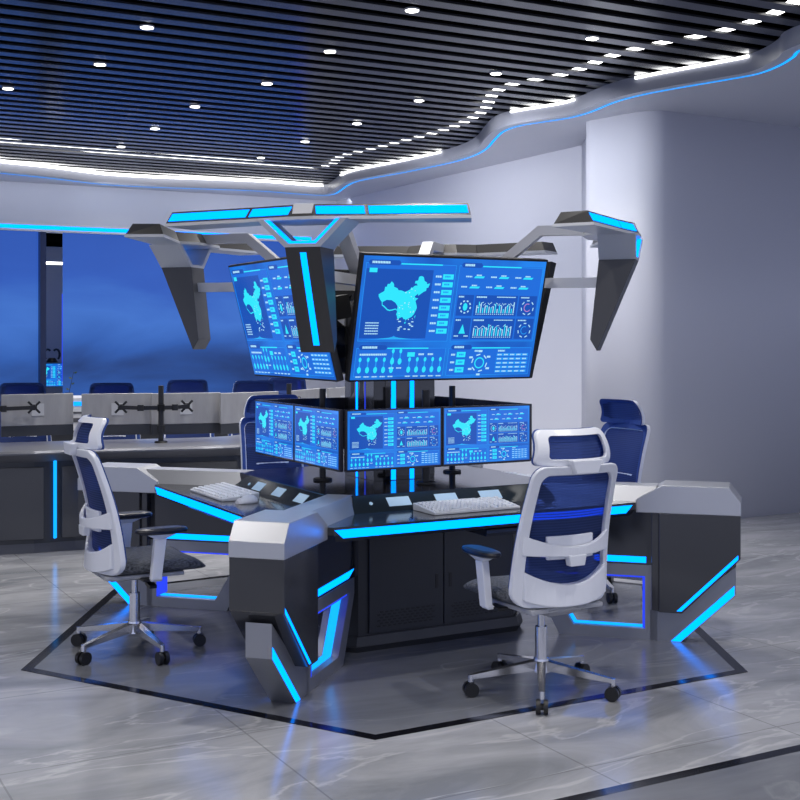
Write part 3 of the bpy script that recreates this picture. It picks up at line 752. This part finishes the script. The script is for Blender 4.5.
# ------------------------------------------------------------------ office chair (faces +x)
def xc(y,z,off=0):
    """x of the chair back at lateral y and height z"""
    t=(z-.40)/(.98-.40)
    base=-.20-.085*t+.03*sin(pi*min(max(t,0),1))
    return base+ y*y*(1.35-.55*t)+off
def ring(outer,inner,xf,th,q,mi=0):
    n=len(outer)
    A=[(xf(y,z)+th/2,y,z) for y,z in outer]; B=[(xf(y,z)-th/2,y,z) for y,z in outer]
    Cc=[(xf(y,z)+th/2,y,z) for y,z in inner]; D=[(xf(y,z)-th/2,y,z) for y,z in inner]
    vs=A+B+Cc+D; fs=[]
    for i in range(n):
        j=(i+1)%n
        fs+=[(i,j,2*n+j,2*n+i),(n+i,3*n+i,3*n+j,n+j),(i,n+i,n+j,j),(2*n+i,2*n+j,3*n+j,3*n+i)]
    q.add(vs,fs,mi,False)
def rrect(y0,y1,z0,z1,rb,rt,wt=0,n=6,sides=8,top=6):
    """rounded, tapered loop; wt shrinks the top half width"""
    P=[]
    def sy(y,z):
        t=(z-z0)/(z1-z0); return y*(1-wt*t)
    cs=[(y1-rb,z0+rb,-90,rb),(y1-rt,z1-rt,0,rt),(y0+rt,z1-rt,90,rt),(y0+rb,z0+rb,180,rb)]
    for k,(cy_,cz_,a0,r_) in enumerate(cs):
        arc=[(cy_+r_*cos(R(a0+90*i/n)),cz_+r_*sin(R(a0+90*i/n))) for i in range(n+1)]
        P+=arc
        nx=cs[(k+1)%4]; e=(nx[0]+nx[3]*cos(R(nx[2])),nx[1]+nx[3]*sin(R(nx[2])))
        m_=sides
        for i in range(1,m_): P.append((arc[-1][0]+(e[0]-arc[-1][0])*i/m_,arc[-1][1]+(e[1]-arc[-1][1])*i/m_))
    return [(sy(y,z),z) for y,z in P]
def chair():
    e=empty('office_chair',(0,0,0))
    # star base
    q=MB()
    for i in range(5):
        a=2*pi*i/5; d=Vector((cos(a),sin(a),0))
        q.bar(d*.02+Vector((0,0,.118)),d*.308+Vector((0,0,.083)),.040,.040,0,w1=.022,h1=.018)
        q.cyl(d*.308+Vector((0,0,.062)),d*.308+Vector((0,0,.092)),.012,.011,10)
    q.cyl((0,0,.09),(0,0,.145),.040,.032,20)
    base=q.build('star_base','chrome',e)
    for i in range(5):
        a=2*pi*i/5; d=Vector((cos(a),sin(a),0)); t=Vector((-sin(a),cos(a),0)); c=d*.308+Vector((0,0,.031))
        q=MB(); q.cyl(c-t*.024,c-t*.006,.030,.030,20); q.cyl(c+t*.006,c+t*.024,.030,.030,20); q.cyl(c-t*.006,c+t*.006,.014,.014,10)
        q.bar(c+Vector((0,0,.008)),c+Vector((0,0,.036)),.012,.03)
        q.build('caster','black',base)
    q=MB(); q.cyl((0,0,.14),(0,0,.28),.027,.025,20); q.cyl((0,0,.28),(0,0,.38),.015,.015,16); q.build('gas_lift','chrome',e)
    # mechanism and lever
    q=MB(); q.loft([(x,y,.350) for x,y in ((-.13,-.06),(.10,-.06),(.10,.06),(-.13,.06))],[(x,y,.392) for x,y in ((-.20,-.10),(.16,-.14),(.16,.14),(-.20,.10))]); q.build('tilt_mechanism','grey_pl',e,bevel=.006)
    q=MB(); q.cyl((.02,-.05,.362),(.02,-.17,.352),.005,.005,8); q.bar((.02,-.15,.353),(.02,-.23,.345),.035,.016); q.build('lever','black',e,bevel=.004)
    # seat
    q=MB(); NX,NY=14,12
    def sp(i,j,topf):
        u=i/NX*2-1; v=j/NY*2-1
        x=.068+u*.222; wy=.235*(1-.10*max(0,-u)**2)*(1-.05*max(0,u)**4); y=v*wy
        edge=max(abs(u)**5,abs(v)**5)
        zt_=.474-.030*edge-.035*max(0,u)**4+.008*abs(v)**2-.006*(1-u*u)*(1-v*v)
        zb_=.396+.016*edge-.006*max(0,u)**3
        k=.96 if not topf else 1
        return (x*k,y*k,zt_ if topf else zb_)
    vt=[sp(i,j,1) for i in range(NX+1) for j in range(NY+1)]; vb=[sp(i,j,0) for i in range(NX+1) for j in range(NY+1)]
    idx=lambda i,j:i*(NY+1)+j; n_=len(vt); fs=[]
    for i in range(NX):
        for j in range(NY): fs+=[(idx(i,j),idx(i+1,j),idx(i+1,j+1),idx(i,j+1)),(n_+idx(i,j),n_+idx(i,j+1),n_+idx(i+1,j+1),n_+idx(i+1,j))]
    bd=[(i,0) for i in range(NX)]+[(NX,j) for j in range(NY)]+[(i,NY) for i in range(NX,0,-1)]+[(0,j) for j in range(NY,0,-1)]
    for a,b_ in zip(bd,bd[1:]+bd[:1]): fs.append((idx(*a),n_+idx(*a),n_+idx(*b_),idx(*b_)))
    q.add(vt+vb,fs,0,True); o=q.build('seat','seat',e)
    s_=o.modifiers.new('s','SUBSURF'); s_.levels=1; s_.render_levels=1
    q=MB(); q.prism([(x,y) for x,y in ((-.19,-.18),(.18,-.20),(.20,0),(.18,.20),(-.19,.18))],.380,.400,'z'); q.build('seat_pan','grey_pl',e,bevel=.005)
    # back frame: outer shell with upper and lower opening
    q=MB()
    outer_=rrect(-.247,.247,.405,.985,.07,.05,.16)
    inn=rrect(-.202,.202,.475,.948,.06,.04,.13)
    ring(outer_,inn,xc,.026,q)
    # thick lower shell
    NB=10; A=[];B=[]
    vs=[];
    for j in range(NB+1):
        y=-.205+.41*j/NB; zc=.5
        for (z,dx) in ((.408+.03*abs(y/.205)**3,.012),(.495+.06*abs(y/.205)**2,.012),(.495+.06*abs(y/.205)**2,-.024),(.408+.03*abs(y/.205)**3,-.034)):
            vs.append((xc(y,z)+dx,y,z))
    fs=[]
    for j in range(NB):
        for m_ in range(4): fs.append((j*4+m_,j*4+(m_+1)%4,(j+1)*4+(m_+1)%4,(j+1)*4+m_))
    fs+=[(0,1,2,3),(NB*4,NB*4+3,NB*4+2,NB*4+1)]
    q.add(vs,fs,0,False)
    # lumbar cross bar
    vs=[];fs=[]
    for j in range(13):
        y=-.215+.43*j/12; a=abs(y)/.215; zc=.635+.028*a**2; hh=.020+.022*a**2; bow=-.030*(1-a*a)
        for dz,dx in ((-hh,.0),(hh,.0),(hh,-.020),(-hh,-.020)): vs.append((xc(y,zc)+dx+bow,y,zc+dz))
    for j in range(12):
        for m_ in range(4): fs.append((j*4+m_,j*4+(m_+1)%4,(j+1)*4+(m_+1)%4,(j+1)*4+m_))
    fs+=[(0,1,2,3),(48,51,50,49)]
    q.add(vs,fs,0,False)
    q.build('back_frame','white_pl',e,bevel=.005,seg=2)
    q=MB()
    vs=[];fs=[]
    for j in range(9):
        y=-.115+.23*j/8
        for dz,dx in ((-.04,.012),(.055,.012),(.055,-.004),(-.04,-.004)): vs.append((xc(y,.64)+dx-.010,y,.64+dz))
    for j in range(8):
        for m_ in range(4): fs.append((j*4+m_,j*4+(m_+1)%4,(j+1)*4+(m_+1)%4,(j+1)*4+m_))
    fs+=[(0,1,2,3),(32,35,34,33)]
    q.add(vs,fs); q.prism([(-.035,.575),(.035,.575),(.045,.62),(-.045,.62)],xc(0,.6)-.055,xc(0,.6)-.02,'x'); q.build('lumbar_support','white_pl',e,bevel=.004)
    # back mesh
    q=MB(); q.open_=True; NY,NZ=14,20; vs=[]
    for i in range(NZ+1):
        z=.46+(.965-.46)*i/NZ; hw_=.240-(z-.405)/.58*.036
        for j in range(NY+1): y=-hw_+2*hw_*j/NY; vs.append((xc(y,z)+.008,y,z))
    fs=[(i*(NY+1)+j,i*(NY+1)+j+1,(i+1)*(NY+1)+j+1,(i+1)*(NY+1)+j) for i in range(NZ) for j in range(NY)]
    q.add(vs,fs,0,True); q.build('back_mesh','mesh',e)
    # front blue edge of the mesh
    q=MB(); ring(rrect(-.244,.244,.43,.986,.06,.05,.16),rrect(-.215,.215,.46,.955,.06,.05,.15),lambda y,z:xc(y,z)+.0155,.005,q); q.build('mesh_edge','navy',e)
    # headrest
    def xh(y,z): t=(z-1.0)/.14; return -.292+.075*(t-.15)**2*1.4+2.1*y*y
    q=MB(); ring(rrect(-.192,.192,.985,1.128,.025,.035,.13,sides=8),rrect(-.145,.145,1.012,1.104,.018,.018,.09,sides=8),xh,.022,q)
    q.prism([(-.055,.955),(.055,.955),(.075,1.01),(-.075,1.01)],-.322,-.290,'x')
    q.build('headrest_frame','white_pl',e,bevel=.004)
    q=MB(); q.open_=True; vs=[]
    for i in range(9):
        z=.992+.130*i/8
        for j in range(13): y=-.178+.356*j/12; y*=1-.13*i/8; vs.append((xh(y,z)+.013+.010*sin(pi*i/8),y,z))
    q.add(vs,[(i*13+j,i*13+j+1,(i+1)*13+j+1,(i+1)*13+j) for i in range(8) for j in range(12)],0,True); q.build('headrest_mesh','mesh',e)
    q=MB(); ring(rrect(-.193,.193,.984,1.129,.025,.035,.13,sides=8),rrect(-.15,.15,1.008,1.108,.018,.018,.10,sides=8),lambda y,z:xh(y,z)+.015,.007,q); q.build('headrest_edge','navy',e)
    # armrests
    for sg in (1,-1):
        q=MB()
        q.loft([(.00,sg*.215,.375),(.05,sg*.215,.375),(.05,sg*.265,.375),(.00,sg*.265,.375)],[(.00,sg*.245,.395),(.05,sg*.245,.395),(.05,sg*.28,.395),(.00,sg*.28,.395)])
        q.loft([(-.005,sg*.245,.385),(.045,sg*.245,.385),(.045,sg*.280,.385),(-.005,sg*.280,.385)],[(.01,sg*.255,.575),(.065,sg*.255,.575),(.065,sg*.290,.575),(.01,sg*.290,.575)])
        q.loft([(.01,sg*.255,.575),(.065,sg*.255,.575),(.065,sg*.290,.575),(.01,sg*.290,.575)],[(-.03,sg*.245,.597),(.115,sg*.245,.597),(.115,sg*.30,.597),(-.03,sg*.30,.597)])
        am=q.build('armrest','white_pl',e,bevel=.004)
        q=MB(); n=20
        def el(z,k): return [(.045+.125*k*(abs(cos(2*pi*i/n))**.7)*(1 if cos(2*pi*i/n)>0 else -1),sg*.272+.046*k*(abs(sin(2*pi*i/n))**.8)*(1 if sin(2*pi*i/n)>0 else -1),z) for i in range(n)]
        L_=[el(.596,.75),el(.603,.97),el(.612,1.0),el(.620,.95),el(.625,.75)]
        for a,b_ in zip(L_,L_[1:]): q.loft(a,b_,caps=False,smooth=True)
        q.add(L_[0],[list(range(n))[::-1]]); q.add(L_[-1],[list(range(n))],0,True)
        q.build('arm_pad','armpad',am)
    q=MB(); q.box(-.03,.06,-.24,.24,.372,.386); q.build('arm_bracket','black',e,bevel=.003)
    return e
M['navy']=mat('navy_fabric',(.018,.058,.25),.7)
M['armpad']=mat('black_soft_pad',(.010,.012,.022),.35)
ch=chair()
def put_chair(x,y,face,base,label,group,first=False,z=0):
    c=ch if first else copy_tree(ch)
    c.location=(x,y,z); c.rotation_euler=(0,0,face)
    for k in bpy.data.objects:
        if k.parent==c and k.name.startswith('star_base'): k.rotation_euler=(0,0,base-face)
    return tag(c,label,'chair',group)
SF=R(28.8)
GC='office chairs around the command desk'
def secpos(ang,s,t=0):
    aa=TH+R(ang); return (CX+s*cos(aa)-t*sin(aa),CY+s*sin(aa)+t*cos(aa))
put_chair(.597,5.125,SF+pi/2,R(-96),'white framed office chair with navy mesh back, seen from behind at front right',GC,True)
put_chair(-1.270,5.80,SF,R(90),'white framed office chair with navy mesh back, seen side-on at the left',GC)
x,y=secpos(45,1.39,.04); put_chair(x,y,SF+pi,R(-80),'blue mesh office chair facing us behind the right wing of the desk',GC)
x,y=secpos(135,1.40); put_chair(x,y,SF-pi/2,R(-60),'blue mesh office chair facing us behind the left desk monitors',GC)

# ------------------------------------------------------------------ rear desk row on the left
def rowpt(px,Z): return Vector(((px-400)/F*Z,Z))
front=[Vector((-6.2,7.55)),Vector((-4.6,7.86)),rowpt(0,8.31),rowpt(76,8.50),rowpt(160,8.66),rowpt(240,8.86),rowpt(300,9.20),rowpt(330,9.62)]
fs_=smooth_path(front,4); fn=normals(fs_)
def rowsec(name, sec, mats, parent, mi=0):
    """sec: list of (offset behind the front line, z) closed section swept along the row"""
    q=MB(); m_=len(sec); vs=[]
    for p,n_ in zip(fs_,fn):
        for o,z in sec: w=p+n_*o; vs.append((w.x,w.y,z))
    fc=[]
    for i in range(len(fs_)-1):
        for j in range(m_): fc.append((i*m_+j,i*m_+(j+1)%m_,(i+1)*m_+(j+1)%m_,(i+1)*m_+j))
    fc+=[list(range(m_))[::-1],[(len(fs_)-1)*m_+j for j in range(m_)]]
    q.add(vs,fc); 
    q.v=[(x-rowO.x,y-rowO.y,z) for x,y,z in q.v]
    return q.build(name,mats,parent)
rowO=Vector((-2.5,8.4))
row=empty('rear_desk_row',(rowO.x,rowO.y,0),0,'long curved grey-topped desk row with dark front panels at the back left','desk')
rowsec('desk_front',[(0.03,.07),(.72,.07),(.72,.64),(.03,.64)],'dark_mat',row)
rowsec('plinth',[(.05,0),(.66,0),(.66,.07),(.05,.07)],'row_bev',row)
rowsec('edge_bevel',[(.03,.635),(.74,.635),(.74,.70),(-.03,.70),(-.03,.690)],'row_bev',row)
rowsec('desk_top',[(-.03,.700),(.75,.700),(.75,.716),(-.02,.716)],'row_top',row)
# front panels and a cyan line
def rp_t(px0,px1):
    A=None
    pts=[]
    for p,n_ in zip(fs_,fn):
        px=400+F*p.x/p.y
        if px0<=px<=px1: pts.append((p,n_))
    return pts
for (a,b_) in ((-90,44),(62,150),(152,238)):
    pts=rp_t(a,b_)
    # interpolate exact ends on the chord
    def onrow(px):
        for (p,pn) in zip(fs_,fs_[1:]):
            u0=400+F*p.x/p.y; u1=400+F*pn.x/pn.y
            if u0<=px<=u1: t=(px-u0)/(u1-u0); return p+(pn-p)*t
        return fs_[0]
    P0,P1=onrow(a),onrow(b_); d=(P1-P0).normalized(); nn_=Vector((d.y,-d.x))
    q=MB(); L0,L1=P0-rowO,P1-rowO; o0=-nn_*.032; o1=nn_*.004-nn_*.01
    q.prism([tuple(L0+o0),tuple(L1+o0),tuple(L1+o1),tuple(L0+o1)],.10,.60,'z'); q.build('front_panel','dark',row,bevel=.003)
P0=onrow(54.2); q=MB(); L0=P0-rowO; q.box(L0.x-.007,L0.x+.007,L0.y+.005,L0.y+.04,.10,.64); q.build('light_strip','cyan_soft',row)

# back row monitors
def onoff(px,off):
    p=onrow(px); i=min(range(len(fs_)),key=lambda k:(fs_[k]-p).length); return p+fn[i]*off, math.atan2(fn[i].y,fn[i].x)
bmp=empty('rear_monitor',(0,0,0))
q=MB(); q.box(-.012,.012,-.262,.262,-.117,.117); q.build('back_cover','mon_back',bmp,bevel=.003)
q=MB(); q.box(-.010,.010,-.262,.262,-.195,-.118); q.build('lower_shelf','dark_mat',bmp)
q=MB(); q.box(.012,.014,-.252,.252,-.108,.110); q.build('display_glass','blackgloss',bmp)
q=MB(); q.box(-.016,-.012,-.045,.045,-.045,.045); q.build('mount_plate','grey_pl',bmp)
OFF=.30
def world_from(px,Z): return rowpt(px,Z)
mons=[(37.5,9.05,'silver backed monitor at the far left of the rear row'),(117.5,9.13,'silver backed monitor left of the black post in the rear row'),(186,9.22,'silver backed monitor right of the black post in the rear row'),(-36,8.70,'beyond the left edge of the picture'),
      (249.5,9.35,'silver backed monitor in the rear row, just left of the blue chair back'),(306,9.85,'silver backed monitor of the rear row under the left large screen'),(341,10.3,'silver backed monitor of the rear row nearest the column')]
first=True
for (px,Z,lb) in mons:
    if px<0: continue
    w=rowpt(px,Z); o=bmp if first else copy_tree(bmp); first=False
    i=min(range(len(fs_)),key=lambda k:(fs_[k]-w).length); a=math.atan2(fn[i].y,fn[i].x)
    o.location=(w.x,w.y,.961); o.rotation_euler=(0,0,a)
    tag(o,lb,'monitor','monitors on the rear desk row')
def xmount(q,c,r=.042):
    for s1_ in (1,-1):
        for s2_ in (1,-1): q.bar((c[0],c[1],c[2]),(c[0],c[1]+s1_*r,c[2]+s2_*r),.016,.02,up=(1,0,0))
    q.cyl((c[0]-.012,c[1],c[2]),(c[0]+.012,c[1],c[2]),.022,.022,12)
def rowstand(px,Z,arms,lb):
    w=rowpt(px,Z); i=min(range(len(fs_)),key=lambda k:(fs_[k]-w).length); a=math.atan2(fn[i].y,fn[i].x)
    e=empty('monitor_stand',(w.x,w.y,.717),a,lb,'monitor stand','monitor posts on the rear desk row')
    q=MB(); q.cyl((0,0,0),(0,0,.425),.020,.020,16); q.cyl((0,0,.09),(0,0,.13),.028,.028,16); q.build('post','black',e)
    q=MB(); q.cyl((0,0,0),(0,0,.012),.05,.045,20); q.build('base','black',e)
    for t in arms:
        q=MB(); q.cyl((0,0,.235),(0,0,.285),.028,.028,14)
        m_=t*.52; q.bar((0,0,.26),(-.015,m_,.262),.022,.030); q.cyl((-.015,m_,.24),(-.015,m_,.285),.024,.024,12)
        q.bar((-.015,m_,.262),(.0,t,.268),.022,.028); q.build('swing_arm','black',e)
        q=MB(); xmount(q,(.028,t,.268)); q.cyl((0,t,.268),(.03,t,.268),.018,.018,10); q.build('mount','black',e)
    return e
rowstand(161,9.02,(.29,-.195),'black post with two arms holding the monitors either side, centre of the rear row')
rowstand(-30,8.80,(-.445,),'black post just beyond the left edge with an arm reaching in to the leftmost monitor')
rowstand(289,9.42,(.20,-.15),'black post under the large left screen at the right end of the rear row')

# chairs behind the rear row
GR='office chairs behind the rear desk row'
for px,Z,lb in ((21,9.75,'blue mesh headrest showing above the leftmost rear monitor'),(112,9.75,'blue mesh headrest showing above the rear monitor left of the post'),(189,10.5,'blue mesh headrest showing above the rear monitor right of the post'),(257,10.3,'blue mesh headrest above the rear monitor behind the blue chair'),(290,10.95,'white edged headrest showing just below the left large screen')):
    w=rowpt(px,Z); put_chair(w.x,w.y,R(-76),R(20),lb,GR)

# second console further back (white, cyan line)
q=MB(); A=rowpt(-40,11.2); B=rowpt(335,12.0); d=(B-A).normalized(); n_=Vector((-d.y,d.x))
far=empty('far_console',(A.x,A.y,0),math.atan2(d.y,d.x),'white console with a cyan line far back, seen in the gaps between the rear monitors','console')
Lf=(B-A).length
q.box(0,Lf,0,.5,.62,.93); q.build('body','ledge',far,bevel=.004)
q=MB(); q.box(0,Lf,.01,.49,0,.62); q.build('lower_body','dark_mat',far)
q=MB(); q.box(0,Lf,-.008,0,.855,.895); q.build('light_strip','cyan_soft',far)
q=MB(); q.box(0,Lf,-.01,0,.70,.74); q.box(0,Lf,-.01,0,.78,.80); q.build('groove','row_bev',far)

# things in the room beyond the gap
w=wl((ta+tb)/2)
q=MB(); bd=rowpt(56,16.2)
e=empty('wall_screen',(bd.x,bd.y,1.0),RD-pi/2,'small lit screen with cyan shapes seen through the gap between the blue windows','screen')
g_=MB(); g_.box(-.03,0,-.30,.30,-.16,.16); g_.build('bezel','black',e)
g_=gm2.copy(); col.objects.link(g_); g_.parent=e; g_.location=(.002,0,0); g_.scale=(1,1.14,1.1)
cc=rowpt(52,16.0)
hs=empty('desk_ornament',(cc.x,cc.y,1.19),RD-pi/2,'small black horned ornament above the screen in the gap between the windows','ornament')
q=MB()
for sg in (1,-1):
    pr=None
    for i in range(8):
        a=-60+i*28; p=(0,sg*(.055+.045*cos(R(a))) ,.085+.07*sin(R(a)))
        if pr: q.bar(pr,p,.025,.03,up=(1,0,0))
        pr=p
q.build('horns','black',hs)
q=MB(); q.cyl((0,0,-.02),(0,0,.04),.08,.04,14); q.build('foot','black',hs)
# light bar in the beyond room
q=MB(); lb0=rowpt(57,15.6); q.box(-.6,.6,-.03,.03,0,.03); o=q.build('linear_light','white_led',loc=(lb0.x,lb0.y,2.44),rz=RD); tag(o,'short white linear light high in the gap between the blue windows','ceiling light')
q=MB(); lb0=rowpt(63.8,15.2); q.box(-.02,.02,-.02,.02,.95,2.05); o=q.build('blue_edge_light','blue_led',loc=(lb0.x,lb0.y,0)); tag(o,'thin vertical blue light at the right side of the gap between the windows','light')
# twig plant
pl=empty('potted_sprig',(rowpt(69,11.4).x,11.4,.93),0,'thin dark leafy sprig in front of the blue window left of centre','plant')
q=MB(); q.cyl((0,0,.0),(-.0,0,.05),.03,.035,12); q.build('pot','black',pl)
q=MB(); q.cyl((0,0,.05),(.045,0,.25),.003,.002,6); q.build('stem','black',pl)
for i in range(4):
    z=.08+i*.052; x=.005+i*.013; s_=(1 if i%2 else -1)
    q=MB(); q.add([(x,0,z),(x+s_*.018,.006,z+.014),(x+s_*.036,0,z+.012),(x+s_*.02,-.006,z-.006)],[(0,1,2),(0,2,3),(0,3,1),(1,3,2)]); q.build('leaf','leaf' if 'leaf' in M else 'black',pl)

# ------------------------------------------------------------------ light, world, camera
w=bpy.data.worlds.new('World'); scn.world=w; w.use_nodes=True
bg=w.node_tree.nodes['Background']; bg.inputs[0].default_value=(.62,.68,.95,1); bg.inputs[1].default_value=1.1
def area(loc,target,sx,sy,e,c):
    l=bpy.data.lights.new('wall_fill_light','AREA'); l.shape='RECTANGLE'; l.size=sx; l.size_y=sy; l.energy=e; l.color=c
    o=bpy.data.objects.new('wall_fill_light',l); col.objects.link(o); o.location=loc
    o.rotation_euler=(Vector(target)-Vector(loc)).to_track_quat('-Z','Y').to_euler(); return o
# unseen area lights added under the soffit to brighten the side wall
for px,py in ((395,165),(440,155),(490,128),(545,112)):
    X,Y=at(px,py,3.27); area((X-.15,Y-.2,3.27),(X+.5,Y+.6,1.2),.8,.15,10,(.93,.95,1))
for tt_ in (.3,1.9,3.5):  # bluish fill lights added to lift the back wall, no fixtures there
    A=wl(tt_)-rn*.45; B=wl(tt_)+rn*.0; area((A.x,A.y,3.27),(B.x,B.y,2.6),1.8,.1,2.2,(.80,.87,1))
cam=bpy.data.cameras.new('Camera'); co=bpy.data.objects.new('Camera',cam); col.objects.link(co)
co.location=(0,0,H); co.rotation_euler=(pi/2,0,0); cam.sensor_width=36; cam.lens=36*F/800; cam.shift_y=(HY-400)/800; cam.clip_start=.05
scn.camera=co
scn.view_settings.view_transform='Standard'; scn.view_settings.look='None'; scn.view_settings.exposure=0; scn.view_settings.gamma=1
scn.view_settings.use_curve_mapping=False
